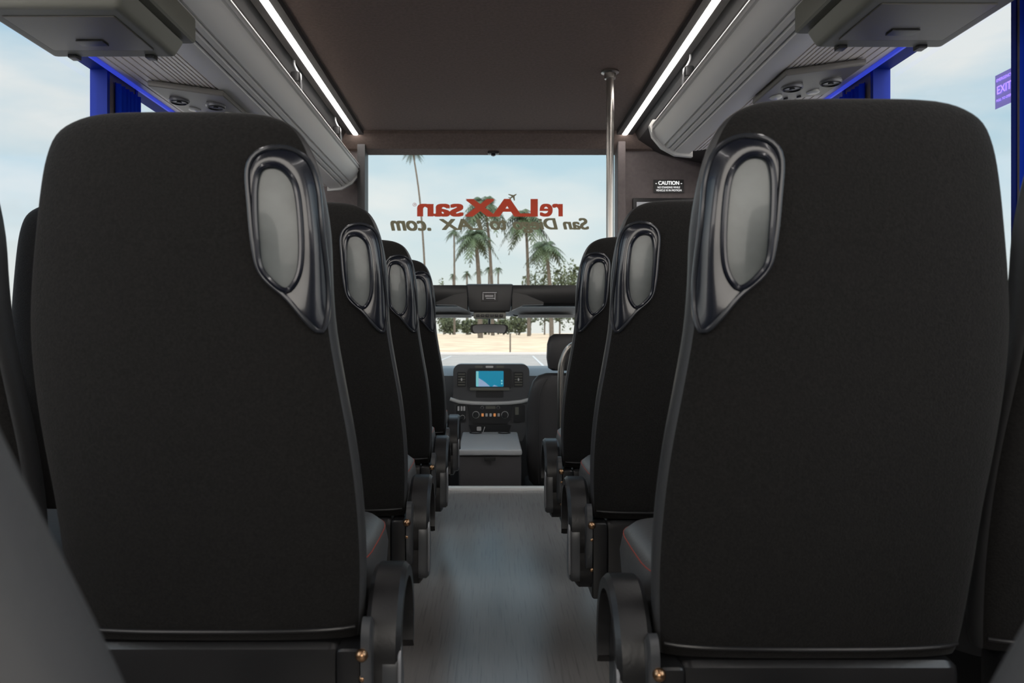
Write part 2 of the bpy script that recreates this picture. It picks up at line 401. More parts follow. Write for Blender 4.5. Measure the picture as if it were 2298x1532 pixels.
def seat_meshes(s):
    """s=+1: aisle is on +X side of the seat"""
    d={}
    lv=[(CH+w,*(sorted((s*a,s*b))),.05-TILT*w,t) for (w,a,b,t) in frows]
    d['backrest']=loft('backrest',lv,M['fabric'],44,EXP,M['leather'])
    d['backrest_pale']=loft('backrest',lv,M['leather2'],44,EXP,M['leather2'])  # paler leather over the whole backrest, for the nearest seats
    pts=[]
    for k in range(25):
        u=-.180+(.222+.180)*k/24; pts.append((s*u,yback(u,-.428)-.001,CH-.428))
    d['seam']=tubeme('seam_piping',pts,.0032,M['blackpl'],n=8)
    oo=[(574,392),(592,356),(630,340),(668,343),(699,366),(716,420),(724,490),(733,600),(736,690),(729,738),(716,743),(690,716),(652,668),(602,620),(586,560),(578,470)]
    ii=[(591,425),(601,390),(628,380),(654,391),(674,422),(683,480),(686,560),(680,615),(663,648),(646,653),(620,632),(599,600),(593,540),(590,480)]
    cv=lambda p:((p[0]-430)*UW,(745-p[1])*UW)
    N=72
    O=resample([(*cv((p.x,p.y)),0) for p in smoothclosed([(a,b,0) for a,b in oo])],N); I=resample([(*cv((p.x,p.y)),0) for p in smoothclosed([(a,b,0) for a,b in ii])],N)
    c=sum(I,Vector())/N
    def reord(P):
        A=[math.atan2(p.y-c.y,p.x-c.x) for p in P]; k=min(range(N),key=lambda j:abs(A[j]-math.pi*.5)); return P[k:]+P[:k]
    O=reord(O);I=reord(I)
    V=[];Fc=[];R=6
    for r in range(R+1):
        f=r/R; lift=.003+.0025*math.sin(math.pi*f)
        for k in range(N):
            p=O[k].lerp(I[k],f); V.append((s*p.x,yback(p.x,p.y)-lift,CH+p.y))
    for r in range(R):
        for k in range(N): Fc.append([r*N+k,r*N+(k+1)%N,(r+1)*N+(k+1)%N,(r+1)*N+k])
    d['handle']=mesh('grab_handle',V,Fc,M['gloss'],True)
    V=[];Fc=[]
    for r in range(5):
        f=r/4*.98
        for k in range(N):
            p=I[k].lerp(c,f); V.append((s*p.x,yback(p.x,p.y)-.002,CH+p.y))
    for r in range(4):
        for k in range(N): Fc.append([r*N+k,r*N+(k+1)%N,(r+1)*N+(k+1)%N,(r+1)*N+k])
    Fc.append([4*N+k for k in range(N)])
    d['recess']=mesh('handle_recess',V,Fc,M['recess'],True)
    d['rim']=tubeme('handle_rim',[(s*p.x,yback(p.x,p.y)-.005,CH+p.y) for p in O],.0036,M['rim'],True,8)
    d['rim2']=tubeme('inner_rim',[(s*p.x,yback(p.x,p.y)-.006,CH+p.y) for p in I],.0042,M['gloss'],True,8)
    xa,xb=sorted((s*-.18,s*.205))
    d['shroud']=boxme('lower_shroud',(xa,xb,.045,.11,.24,.402),M['blackpl'],.02)
    lv=[]
    for (z,i_,t) in ((.355,.03,.165),(.362,.012,.180),(.40,.004,.188),(.45,0,.190),(.482,.006,.186),(.496,.022,.172),(.502,.06,.145)):
        a,b=sorted((s*(-.215+i_),s*(.228-i_))); lv.append((z,a,b,.300,t))
    d['cushion']=loft('seat_cushion',lv,M['cushion'],40,4.5)
    q=[]
    for k in range(48):
        a=2*math.pi*k/48;c_,s_=math.cos(a),math.sin(a)
        q.append((s*(.0065+.215*math.copysign(abs(c_)**(2/4.5),c_)),.300+.185*math.copysign(abs(s_)**(2/4.5),s_),.482))
    d['stitch']=tubeme('cushion_stitching',q,.0010,M['red'],True,6)
    prof=[]
    cy,cz=.135,.372
    for k in range(29):
        a=math.radians(-25+235*k/28); prof.append((cy+.105*math.cos(a),cz+.118*math.sin(a)))
    for k in range(28,-1,-1):
        a=math.radians(-20+225*k/28); prof.append((cy+.084*math.cos(a),cz+.096*math.sin(a)))
    V=[];n=len(prof)
    xs=[s*.240,s*.247,s*.284,s*.291]
    ins=[.006,0,0,.006]
    for x,iv in zip(xs,ins):
        for p in prof:
            dd=Vector((cy-p[0],cz-p[1]))
            v=dd.normalized()*iv if dd.length>.0985 else dd*0
            V.append((x,p[0]+v.x,p[1]+v.y))
    Fc=[]
    for j in range(3):
        for i in range(n): Fc.append([j*n+i,j*n+(i+1)%n,(j+1)*n+(i+1)%n,(j+1)*n+i])
    h=n//2
    for base in (0,3*n):
        for i in range(h-1): Fc.append([base+i,base+i+1,base+n-2-i,base+n-1-i])
    d['arm']=mesh('side_shell',V,Fc,M['blackpl'],True)
    def plate(name,lp,steps,mt):
        lp=smoothclosed([(a,b,0) for a,b in lp],4)
        V=[];n=len(lp);cx=sum(p.x for p in lp)/n;cz2=sum(p.y for p in lp)/n
        for x,k in steps:
            for p in lp: V.append((x,cx+(p.x-cx)*k,cz2+(p.y-cz2)*k))
        Fc=[[j*n+i,j*n+(i+1)%n,(j+1)*n+(i+1)%n,(j+1)*n+i] for j in range(3) for i in range(n)]+[list(range(n)),[3*n+i for i in range(n)]]
        return mesh(name,V,Fc,mt,True)
    d['panel']=plate('side_panel',[(.045,.245),(.20,.245),(.225,.30),(.222,.37),(.19,.43),(.135,.452),(.085,.44),(.052,.40),(.04,.34)],((s*.236,1),(s*.266,1),(s*.272,.94),(s*.274,.84)),M['blackpl'])
    d['lever']=plate('recline_lever',[(.024,.275),(.040,.26),(.080,.26),(.090,.31),(.080,.365),(.060,.395),(.035,.39),(.026,.35)],((s*.266,1),(s*.284,1),(s*.290,.92),(s*.2915,.75)),M['lever'])
    d['grip']=tubeme('lever_edge',bez([(s*.290,.028,.28),(s*.291,.024,.33),(s*.290,.034,.388),(s*.288,.060,.396)],5),.0028,M['silver'],n=8)
    for i,r in enumerate((.009,.005)):
        bm=bmesh.new(); bmesh.ops.create_uvsphere(bm,u_segments=12,v_segments=8,radius=r)
        me=bpy.data.meshes.new('hinge_bolt'); bm.to_mesh(me); bm.free(); me.materials.append(M['brass'])
        for p in me.polygons: p.use_smooth=True
        d['bolt%d'%i]=me
    d['hinge']=plate('hinge_arm',[(.022,.30),(.045,.30),(.06,.36),(.055,.42),(.035,.445),(.015,.43),(.012,.37)],((s*.238,1),(s*.250,1),(s*.253,.9),(s*.2535,.7)),M['lever'])
    a,b=sorted((s*.20,s*.237))
    d['bracket']=boxme('hinge_bracket',(a,b,.03,.30,.22,.40),M['blackpl'],.008)
    a,b=sorted((s*-.02,s*.06))
    d['leg']=boxme('pedestal_leg',(a,b,.16,.44,0,.36),M['blackpl'],.01,taper=lambda c:(c.x,c.y if c.z>.2 else .30+(c.y-.30)*1.15,c.z))
    return d
SM={-1:seat_meshes(-1),1:seat_meshes(1)}
def place_seat(s,x,y,aisle,label,cushion=True,recline=0):
    d=SM[s]
    e=empty('passenger_seat',(x,y,0),label,'bus seat','black high-backed coach seats')
    def p(k,name,par,lab=None,loc=None):
        o=mk(name,d[k],par,loc)
        if lab: o['label']=lab
        return o
    b=p('backrest_pale' if recline else 'backrest','backrest',e); p('seam','seam_piping',b)
    rec=[b]
    if aisle:
        h=p('handle','grab_handle',e,'glossy dark plastic shoulder grab handle'); rec.append(h)
        p('recess','handle_recess',h); p('rim','handle_rim',h); p('rim2','inner_rim',h)
        a=p('panel','side_panel',e); p('arm','side_shell',a); p('lever','recline_lever',a,'dark grey recline lever cover'); p('grip','lever_edge',a,'silver grey edge strip'); p('hinge','hinge_arm',a,'dark grey hinge arm')
        p('bolt0','hinge_bolt',a,'brass hinge bolt',(s*.240,.010,.400)); p('bolt1','hinge_bolt',a,'brass hinge bolt',(s*.240,.016,.365)); p('bolt1','hinge_bolt',a,'brass hinge bolt',(s*.238,.03,.29))
        p('bracket','hinge_bracket',e)
    if recline:
        R=Matrix.Rotation(math.radians(recline),3,'X'); P=Vector((0,.08,.44))
        for o in rec:
            o.rotation_euler=(math.radians(recline),0,0); o.location=P-R@P
    p('shroud','lower_shroud',e)
    if cushion: c=p('cushion','seat_cushion',e,'grey leather cushion'); p('stitch','cushion_stitching',c)
    p('leg','pedestal_leg',e)
    return e
Lrows=[(.40,-.415,0),(1.045,-.419,0),(1.78,-.437,0),(2.51,-.434,0),(3.18,-.424,0)]
Rrows=[(.40,.487,0),(.985,.462,.015),(1.755,.477,-.075),(2.435,.470,0)]
for s,R_ in ((1,Lrows),(-1,Rrows)):
    for i,(y,x,dy) in enumerate(R_):
        place_seat(s,x,y,True,'black coach seat with grab handle, beside the aisle' if i else 'reclined grey leather coach seat beside the aisle',i>0,0 if i else 20)
        if i>0: place_seat(s,x-s*(.474 if s>0 else .455),y+dy,False,'black coach seat beside the window')

# ------------------------------------------------------------------ poles
e=empty('grab_pole',(PX(1369,3.05),3.05,0),'vertical stainless steel grab pole from floor to ceiling','pole')
tube('pole_tube',[(0,0,0.004),(0,0,1.0),(0,0,1.885)],.0155,M['chrome'],e,n=20)
lathe('pole_flange',[(.036,0),(.036,-.006),(.024,-.010),(.022,-.03),(.016,-.032)],M['chrome'],e,loc=(0,0,1.899))
lathe('pole_flange',[(.036,0),(.036,.006),(.024,.010),(.022,.03),(.016,.032)],M['chrome'],e,loc=(0,0,0.001))
e=empty('grab_rail',(.33,3.55,0),'bent stainless steel rail standing beside the entrance','hand rail')
tube('rail_tube',bez([(0,0,0.003),(0,0,.3),(0,0,.62),(.01,0,.72),(.05,0,.785),(.13,0,.80),(.33,0,.80),(.41,0,.785),(.44,0,.72),(.45,0,.5),(.45,0,.003)],5),.0145,M['chrome'],e,n=14)

# ------------------------------------------------------------------ front upper window, decal
kk=.5067
def GY(py): q=(VY-py)/F; return (4.5+kk*.25)/(1+kk*q)
def gpt(px,py,off=0.0):
    Y=GY(py)-off; return Vector((PX(px,Y),Y,PZ(py,Y)))
g=mk('window_%d'%wn,mesh('window_pane',[(-.95,4.5,1.1),(.95,4.5,1.1),(.95,4.1,1.89),(-.95,4.1,1.89)],[[0,1,2,3]],M['wglass'])); struct(g,'wide upper front window'); wn+=1
struct(multibox('wall_cap',[(-1.16,-.95,4.11,4.5,1.0,1.95),(.95,1.16,4.11,4.5,1.0,1.95)],M['darktrim']),'dark side of the front cap')
dec=empty('window_lettering',gpt(1098,480,.01),'red and olive mirrored lettering stuck on the front window','lettering')
org=dec.location.copy()
def decal(name,s,x0,x1,y0,y1,mt,bold,shear):
    me=textme(name,s,1,1,mt,bold,shear)
    for v in me.vertices:
        px=(x0+x1)/2-v.co.x*(x1-x0); py=(y0+y1)/2-v.co.z*(y1-y0)
        v.co=gpt(px,py,.012)-org
    return mk(name,me,dec)
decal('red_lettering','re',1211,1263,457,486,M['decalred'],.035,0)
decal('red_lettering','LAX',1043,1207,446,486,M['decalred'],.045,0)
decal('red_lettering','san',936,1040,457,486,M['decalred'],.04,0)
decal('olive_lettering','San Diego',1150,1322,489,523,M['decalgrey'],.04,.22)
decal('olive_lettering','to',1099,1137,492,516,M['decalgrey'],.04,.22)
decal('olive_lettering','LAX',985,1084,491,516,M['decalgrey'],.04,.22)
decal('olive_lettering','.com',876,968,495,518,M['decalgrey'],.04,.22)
decal('registered_mark','®',926,935,455,463,M['decalred'],0,0)
pl=[(0,-9),(1.5,-6),(1.8,-2),(10,4),(10,6),(1.8,3),(1.3,7),(4,9.5),(4,10.5),(0,9.5)]
pl=pl+[(-a,b) for a,b in pl[::-1]]
ca,sa=math.cos(.9),math.sin(.9)
me=mesh('aeroplane_mark',[gpt(1152+(a*ca-b*sa)*1.1,440+(a*sa+b*ca)*.9,.012)-org for a,b in pl],[list(range(len(pl)))],M['decalgrey']); mk('aeroplane_mark',me,dec)
e=empty('windscreen_camera',gpt(1107,341,.05),'small black sensor on the header','camera')
box('camera_body',(-.03,.03,-.02,.02,-.012,.010),M['blackpl'],.006,e); lathe('camera_lens',[(.012,0),(.012,-.012),(.004,-.016)],M['gloss'],e,loc=(0,-.003,-.008))

Y=4.058
e=empty('caution_sign',(PX(1500,Y),Y-.002,PZ(418,Y)),'black caution plate with white lettering','sign')
W=68*Y/F;H=29*Y/F
box('sign_plate',(-W/2,W/2,-.004,0,-H/2,H/2),M['darktrim'],.001,e)
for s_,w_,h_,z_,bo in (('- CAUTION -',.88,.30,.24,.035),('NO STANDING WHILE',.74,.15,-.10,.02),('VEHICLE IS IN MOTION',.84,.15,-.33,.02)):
    mk('sign_lettering',textme('sign_lettering',s_,W*w_,H*h_,M['signglow'],bo),e,(0,-.007,H*z_))
x0,x1=PX(1418,Y),PX(1600,Y); z1=PZ(446,Y)
e=empty('wall_monitor',((x0+x1)/2,Y-.002,z1-.13),'black framed screen on the bulkhead','monitor')
hw=(x1-x0)/2
box('bezel',(-hw,hw,-.025,0,-.13,.13),M['blackpl'],.005,e)
box('screen_glass',(-hw+.02,hw-.02,-.029,-.0255,-.11,.108),mat('screen_grey',(0.35,0.36,0.38),.15,emit=(.5,.5,.52),estr=.25),.001,e)

e=empty('exit_sticker',(HW+.026,1.775,PZ(198,1.775)),'purple emergency exit sticker on the window glass','sticker')
hy,hz=.034,.040
me=mesh('sticker_sheet',[(0,-hy,-hz),(0,hy,-hz),(0,hy,hz),(0,-hy,hz)],[[0,1,2,3]],M['stickerpurple']); mk('sticker_sheet',me,e)
def sidetext(s_,w_,h_,z_):
    me=textme('sticker_lettering',s_,w_,h_,M['stickertext'],.02)
    for v in me.vertices: v.co=Vector((-.002,-v.co.x,v.co.z+z_))
    mk('sticker_lettering',me,e)
sidetext('EXIT',.050,.019,.002); sidetext('EMERGENCY',.054,.007,.026); sidetext('PULL TO OPEN',.054,.006,-.022)

# ------------------------------------------------------------------ cab
struct(box('floor_cab',(-1.0,1.0,4.10,5.7,-.42,-.36),M['consoleface']),'dark carpeted cab floor')
struct(multibox('wall_step',[(-1.0,1.0,4.07,4.10,-.42,-.02)],M['darktrim']),'riser under the floor edge')
for nm,s in (('wall_cab_left',-1),('wall_cab_right',1)):
    a,b=sorted((s*1.0,s*1.05))
    struct(multibox(nm,[(a,b,4.11,5.75,-.42,.5),(a,b,4.11,4.25,.5,1.12),(a,b,4.9,5.0,.5,1.12),(a,b,4.11,5.0,.98,1.12)],M['darktrim']),'dark cab side with door window')
struct(extr('trim_10',[(4.27,1.115),(4.26,1.08),(4.28,1.015),(4.31,.998),(4.60,.998),(4.62,1.08),(4.56,1.11)],'x',-1.05,1.05,M['blackpl']),'black curved shelf over the cab')
struct(mk('ceiling_cab',mesh('ceiling_cab',[(-1.05,4.58,.998),(1.05,4.58,.998),(1.05,5.02,.955),(-1.05,5.02,.955),(-1.05,4.58,1.05),(1.05,4.58,1.05),(1.05,5.02,.99),(-1.05,5.02,.99)],[[0,1,2,3],[4,5,6,7],[3,2,6,7],[0,3,7,4],[1,2,6,5]],M['headliner'])),'light grey cab headliner')
g=mk('window_%d'%wn,mesh('window_pane',[(-1.0,5.75,.52),(1.0,5.75,.52),(1.0,5.0,.985),(-1.0,5.0,.985)],[[0,1,2,3]],M['wglass'])); struct(g,'cab windscreen'); wn+=1
for s,cx in ((-1,-.30),(1,.36)):
    e=empty('sun_visor',(cx,4.85,.952),'light grey sun visor folded up','visor','cab sun visors')
    box('visor_panel',(-.18,.18,-.09,.09,-.009,.009),M['headliner'],.008,e)
    tube('visor_arm',[(-s*.18,.08,.004),(-s*.20,.08,.006),(-s*.215,.085,.015)],.004,M['blackpl'],e,n=8)
Y=4.20
e=empty('overhead_console',(PX(1099,Y),Y,PZ(675,Y)),'black overhead console with switches and a placard','console')
h=PZ(637,Y)-PZ(675,Y);b_=PZ(700,Y)-PZ(675,Y)
box('console_body',(-.132,.132,-.02,.25,b_,h),M['blackpl'],.015,e,taper=lambda c:(c.x*(.86 if c.z<0 else 1),c.y,c.z))
for sx in (-1,1):
    extr('console_wing',[(sx*.125,.05),(sx*.20,.035),(sx*.30,-.005),(sx*.30,-.02),(sx*.19,-.022),(sx*.125,-.05)],'y',.02,.20,M['blackpl'],e)
box('console_switch_panel',(-.09,.09,-.005,.15,b_-.035,b_-.001),M['boxpl'],.006,e)
for k in range(6): box('rocker_switch',(-.075+k*.026,-.056+k*.026,-.012,-.004,b_-.028,b_-.012),M['blackpl'],.003,e)
pw=.045
pc=box('placard',(-pw,pw,-.0235,-.0205,-.004,.052),M['darktrim'],.002,e)
multibox('placard_print',[(-.038,.038,-.0245,-.0236,.044,.046),(-.038,-.036,-.0245,-.0236,.006,.04),(.028,.030,-.0245,-.0236,.006,.04),(-.026,.02,-.0245,-.0236,.028,.030),(-.026,.02,-.0245,-.0236,.022,.024),(-.02,.028,-.0245,-.0236,.012,.014)],M['white'],pc)
e=empty('rear_view_mirror',(PX(1098,4.9),4.9,PZ(738,4.9)),'wide black rear view mirror hanging from the windscreen','mirror')
hwid=.122
def mirro(name,y0,y1,sc,mt,par):
    out=[]
    for (a,b) in [(-1,.25),(-.93,.75),(-.6,.95),(0,1),(.6,.95),(.93,.75),(1,.25),(.95,-.5),(.8,-.9),(.25,-.72),(-.25,-.72),(-.8,-.9),(-.95,-.5)]:
        out.append((a*hwid*sc,b*.033*sc,0))
    out=smoothclosed(out,3); return extr(name,[(p.x,p.y) for p in out],'y',y0,y1,mt,par)
mirro('mirror_housing',0,.02,1,M['blackpl'],e); mirro('mirror_glass',-.003,.0,.88,M['silver'],e)
tube('mirror_stem',bez([(0,.015,0),(0,.05,.03),(0,.12,.075),(0,.15,.083)],4),.008,M['blackpl'],e,n=8)

# dashboard
e=empty('dashboard',(0,4.95,.3),'dark grey dashboard with centre stack, screen and controls','dashboard')
extr('dash_body',[(p[0]-4.95,p[1]-.3) for p in [(5.03,.10),(5.0,.30),(5.0,.45),(5.03,.56),(5.10,.60),(5.3,.615),(5.68,.54),(5.70,-.3),(5.2,-.3)]],'x',-.99,.99,M['dash'],e)
Yd=4.93
def dx(px): return PX(px,Yd)
def dz(py): return PZ(py,Yd)
def rr(x0,x1,y0,y1,r=4):
    out=[]
    for cx,cy,a0 in ((x1-r,y0+r,-90),(x1-r,y1-r,0),(x0+r,y1-r,90),(x0+r,y0+r,180)):
        for k in range(5):
            a=math.radians(a0+90*k/4); out.append((cx+r*math.cos(a),cy+r*math.sin(a)))
    return out
st=rr(1017,1188,817,905,16)
extr('centre_stack',[(dx(a),dz(b)-.3) for a,b in st],'y',-.02,.12,M['dash'],e)
extr('lower_stack',[(dx(a),dz(b)-.3) for a,b in [(1019,900),(1186,900),(1183,965),(1172,990),(1032,990),(1021,965)]],'y',-.012,.14,M['dash'],e)
def facep(name,pts,mt,par,t=.006,y=-.02,sm=True):
    P=[(dx(a),dz(b)-.3) for a,b in pts]
    return extr(name,P,'y',y-t,y,mt,par,smooth=sm)
facep('upper_bezel',rr(1050,1148,826,872,6),M['dashdark'],e,.008)
sc=facep('map_screen',rr(1068,1130,832,867,2),M['screen'],e,.003,-.0285)
facep('map_land',[(1069,866.5),(1069,846),(1075,848),(1083,853),(1090,858),(1100,866.5)],M['land'],sc,.001,-.0316,False)
facep('map_land',[(1105,866.5),(1109,863),(1118,866.5)],M['land'],sc,.001,-.0316,False)
facep('map_sidebar',rr(1068.5,1074,832.5,866.5,1),M['bar'],sc,.001,-.0328,False)
facep('map_button',rr(1124,1128,852,856,1.5),M['bar'],sc,.001,-.0328,False); facep('map_button',rr(1124,1128,858,862,1.5),M['bar'],sc,.001,-.0328,False)
facep('screen_shelf',rr(1055,1143,869,875,2),M['boxpl'],e,.03)
facep('storage_slot',rr(1068,1130,876,892,3),M['dashdark'],e,.002)
for k in range(3): facep('hazard_button',rr(1066+k*24,1083+k*24,820.5,825,1.5),M['dashlight'] if k==1 else M['boxpl'],e,.004)
for x0,x1 in ((1026,1046),(1153,1174)):
    v=facep('air_vent',rr(x0,x1,834,868,3),M['dashdark'],e,.006)
    for k in range(5): facep('vent_slat',rr(x0+2,x1-2,838+k*6,840+k*6,.8),M['boxpl'],v,.004,-.026)
    facep('vent_tab',rr((x0+x1)/2-1.5,(x0+x1)/2+1.5,848,854,1),M['dashlight'],v,.006,-.028)
tube('silver_trim',[(dx(a),-.024,dz(b)-.3) for a,b in [(1010,895),(1030,901),(1060,904),(1100,905),(1140,904),(1170,901),(1192,895)]],.0125,M['dashlight'],e,n=8)
cp=facep('climate_panel',[(1050,910),(1150,910),(1146,942),(1138,950),(1062,950),(1054,942)],M['dashdark'],e,.012,-.0125)
def knob(px,py,r,mt,par=cp,ring=None):
    k=lathe('control_knob',[(r,0),(r,-.014),(r*.8,-.018),(.001,-.018)],mt,par,axis='y',loc=(dx(px),-.026,dz(py)-.3),n=20)
    if ring: lathe('knob_ring',[(r*1.15,0),(r*1.15,-.004),(r*1.02,-.004)],ring,k,axis='y',n=20)
knob(1068,930,.020,M['dashdark'],ring=M['dashlight']); knob(1133,930,.020,M['dashdark'],ring=M['dashlight'])
knob(1082,914,.009,M['dashdark'],ring=M['dashlight']); knob(1118,914,.009,M['dashdark'],ring=M['dashlight'])
for k,x in enumerate((1083,1092,1101,1110,1119)):
    facep('climate_button',rr(x-2.5,x+2.5,927,934,1),M['orange'] if k in (0,3) else M['dashlight'],cp,.002,-.025)
facep('climate_display',rr(1090,1112,910.5,917,1),M['boxpl'],cp,.002,-.025)
lp=facep('switch_panel',rr(1024,1046,908,946,3),M['dashdark'],e,.012,-.0125)
knob(1038,936,.014,M['dashdark'],lp,M['dashlight'])
for x in (1029,1036,1042): facep('toggle_switch',rr(x-2,x+2,911,921,1),M['dashlight'],lp,.008,-.025)
rp=facep('switch_panel',rr(1152,1178,908,946,3),M['dashdark'],e,.012,-.0125)
facep('toggle_switch',rr(1156,1164,913,930,1),M['boxpl'],rp,.003,-.025)
facep('lower_cubby',[(1052,953),(1148,953),(1140,975),(1060,975)],M['dashdark'],e,.01,-.0125)
facep('socket',rr(1070,1080,957,966,2),M['dashlight'],e,.004,-.0227)
tube('charging_cable',[(dx(1088),-.03,dz(957)-.3),(dx(1084),-.06,dz(968)-.3),(dx(1085),-.07,dz(978)-.3)],.002,M['white'],e,n=6)
struct(extr('trim_11',[(5.76,.50),(6.0,.50),(6.7,.40),(6.95,.28),(6.95,-.4),(5.76,-.4)],'x',-.95,.95,mat('white_hood_paint',(.4,.4,.4),.4)),'white bonnet beyond the windscreen')

e=empty('steering_wheel',(-.50,4.70,.56),'dark grey leather steering wheel','steering wheel')
R=Matrix.Rotation(math.radians(-25),4,'X')
ring=[R@Vector((.19*math.cos(a),0,.19*math.sin(a))) for a in [2*math.pi*k/40 for k in range(40)]]
tube('wheel_rim',ring,.016,M['leather'],e,True,12)
for a in (0,math.pi,-math.pi/2): tube('wheel_spoke',[R@Vector((.05*math.cos(a),.01,.05*math.sin(a))),R@Vector((.185*math.cos(a),0,.185*math.sin(a)))],.013,M['silver'],e,n=8)
hb=lathe('wheel_hub',[(.065,0),(.065,-.02),(.05,-.035),(.001,-.038)],M['dash'],e,axis='y'); hb.rotation_euler=(math.radians(-25),0,0)
tube('steering_column',[R@Vector((0,.01,0)),R@Vector((0,.30,0))],.03,M['dash'],e,n=12)

x0,x1=PX(1029,4.2),PX(1170,4.2)
e=empty('centre_console',((x0+x1)/2,4.5,-.36),'grey centre console box with padded leather lid','console')
hw=(x1-x0)/2
box('console_box',(-hw,hw,-.30,.33,0,.525),M['consoleface'],.015,e)
def tpl(c): return (c.x*(1 if c.y<0 else .98),c.y,c.z+(.015 if c.y>0 else 0))
box('console_lid',(-hw-.004,hw+.004,-.315,.335,.527,.56),M['lid'],.014,e,taper=tpl)
for cx in (-.09,.09): lathe('cup_holder',[(.04,0),(.04,.003),(.034,.004),(.033,-.0),(.001,-.0)],M['blackpl'],e,loc=(cx,.28,.574),n=20)
box('lid_latch',(-.03,.03,-.322,-.310,.50,.522),M['blackpl'],.003,e)

def cabseat(x,label):
    e=empty('cab_seat',(x,4.45,-.36),label,'car seat','black leather cab seats')
    lv=[]
    for z,hw,t in ((.30,.20,.05),(.33,.225,.065),(.45,.24,.07),(.6,.243,.07),(.75,.24,.065),(.86,.225,.06),(.92,.205,.055),(.955,.175,.045),(.97,.13,.025)):
        lv.append((z,-hw,hw,.05-.10*(z-.6),t))
    mk('backrest',loft('backrest',lv,M['cabseat'],40,2.8),e)
    for sx in (-1,1):
        tube('seam_piping',bez([(sx*.17,-.0,.32),(sx*.175,-.025,.6),(sx*.165,-.045,.85),(sx*.12,-.03,.94)],5),.003,M['leather'],e,n=6)
    lv=[(.985,-.09,.09,.0,.03),(1.0,-.115,.115,.0,.045),(1.06,-.125,.125,-.002,.05),(1.14,-.122,.122,-.005,.048),(1.18,-.11,.11,-.007,.04),(1.20,-.08,.08,-.008,.02)]
    hr=mk('headrest',loft('headrest',lv,M['cabseat'],32,3.2),e)
    for sx in (-.05,.05): tube('headrest_post',[(sx,.005,.94),(sx,0,1.0)],.007,M['chrome'],hr,n=8)
    lv=[]
    for (z,i_,t) in ((.14,.03,.22),(.17,.0,.25),(.24,0,.255),(.28,.01,.245),(.30,.05,.21)): lv.append((z,-.25+i_,.25-i_,.27,t))
    mk('seat_cushion',loft('seat_cushion',lv,M['cabseat'],36,4),e)
    box('seat_base',(-.2,.2,.06,.48,0,.139),M['blackpl'],.02,e)
    if x<0: box('arm_rest',(.235,.285,-.02,.28,.44,.50),M['cabseat'],.018,e)
    return e
cabseat(.455,'black leather front passenger seat with headrest')
cabseat(-.50,'black leather driver seat with armrest')

# ------------------------------------------------------------------ outside
GZ=-.85
struct(mk('ground_lot',mesh('ground_lot',[(-150,-60,GZ),(150,-60,GZ),(150,62,GZ),(-150,62,GZ)],[[0,1,2,3]],M['asphalt'])),'grey asphalt parking lot')
V=[];Fc=[];ny=18;nx=60
for j in range(ny+1):
    for i in range(nx+1):
        y=58+j*14; h=.95*min(1,j/2.5) + .25*math.sin(i*.7+j)*min(1,j/3)
        V.append((-260+520*i/nx,y,GZ+.02+h))
for j in range(ny):
    for i in range(nx): a=j*(nx+1)+i; Fc.append([a,a+1,a+nx+2,a+nx+1])
struct(mk('ground_sand',mesh('ground_sand',V,Fc,M['sand'],True)),'pale sandy ground beyond the lot')
for x in (-3.2,2.6):
    o=mk('parking_line',mesh('parking_line',[(x,38,GZ+.01),(x+.13,38,GZ+.01),(x+.5,54,GZ+.01),(x+.37,54,GZ+.01)],[[0,1,2,3]],M['paint'])); tag(o,'white painted parking line on asphalt','road marking','parking lines')
o=box('kerb',(-30,30,56.5,57.2,GZ,GZ+.18),M['paint'],.03); tag(o,'pale concrete kerb edging the lot','kerb')
e=empty('post',(PX(1145,60),60,GZ+.05),'thin brown post standing on sand','post')
tube('post_shaft',[(0,0,0),(0,0,1.5)],.06,M['trunk'],e,n=8); box('post_cap',(-.09,.09,-.09,.09,1.5,1.56),M['trunk'],.01,e)

def palm(px,py,r,Y,basepx=None,tr=.12,nf=22,label='tall palm tree with feathery green fronds'):
    Y=Y*2.3; tr*=1.7; g0=0.02
    cx=PX(px,Y);cz=PZ(py,Y);R=r*Y/F
    bx=PX(basepx if basepx else px,Y)
    e=empty('palm_tree',(bx,Y,g0),label,'palm tree','palm trees beyond the lot')
    H=cz-g0
    pts=bez([(0,0,0),((cx-bx)*.15,0,H*.4),((cx-bx)*.5,0,H*.75),(cx-bx,0,H)],5)
    n=len(pts); tube('palm_trunk',pts,[tr*(1.25-.5*i/(n-1)) for i in range(n)],M['trunk'],e,n=8)
    V=[];Fc=[];top=Vector((cx-bx,0,H))
    for k in range(nf):
        az=2*math.pi*k/nf*2.618+random.random()*.4; el=math.radians(random.uniform(-25,75)); L=R*random.uniform(.85,1.15)
        d=Vector((math.cos(az)*math.cos(el),math.sin(az)*math.cos(el),math.sin(el)))
        side=Vector((-math.sin(az),math.cos(az),0)); prev=None
        S=10
        for i in range(S+1):
            t=i/S; p=top+d*L*t+Vector((0,0,-L*.85*t*t))
            wv=L*.30*math.sin(math.pi*min(1,t*.85+.12))
            if i>0:
                for sg in (-1,1):
                    for q in (0,.5):
                        b0=prev.lerp(p,q);b1=prev.lerp(p,q+.42)
                        tip=b0.lerp(p,.8)+side*sg*wv+Vector((0,0,-wv*.8))+d*wv*.35
                        kx=len(V); V+=[b0,b1,tip]; Fc.append([kx,kx+1,kx+2])
            prev=p
    mk('palm_fronds',mesh('palm_fronds',V,Fc,M['frond']),e)
palm(926,338,26,60,basepx=957,tr=.10)
palm(1088,458,62,55,basepx=1106,tr=.15,nf=54)
palm(1066,528,54,47,basepx=1078,tr=.18,nf=48)
palm(1179,488,60,51,basepx=1187,tr=.14,nf=50)
palm(1224,554,52,44,basepx=1238,tr=.15,nf=46)
palm(1019,520,22,64,basepx=1020,tr=.11,nf=18)
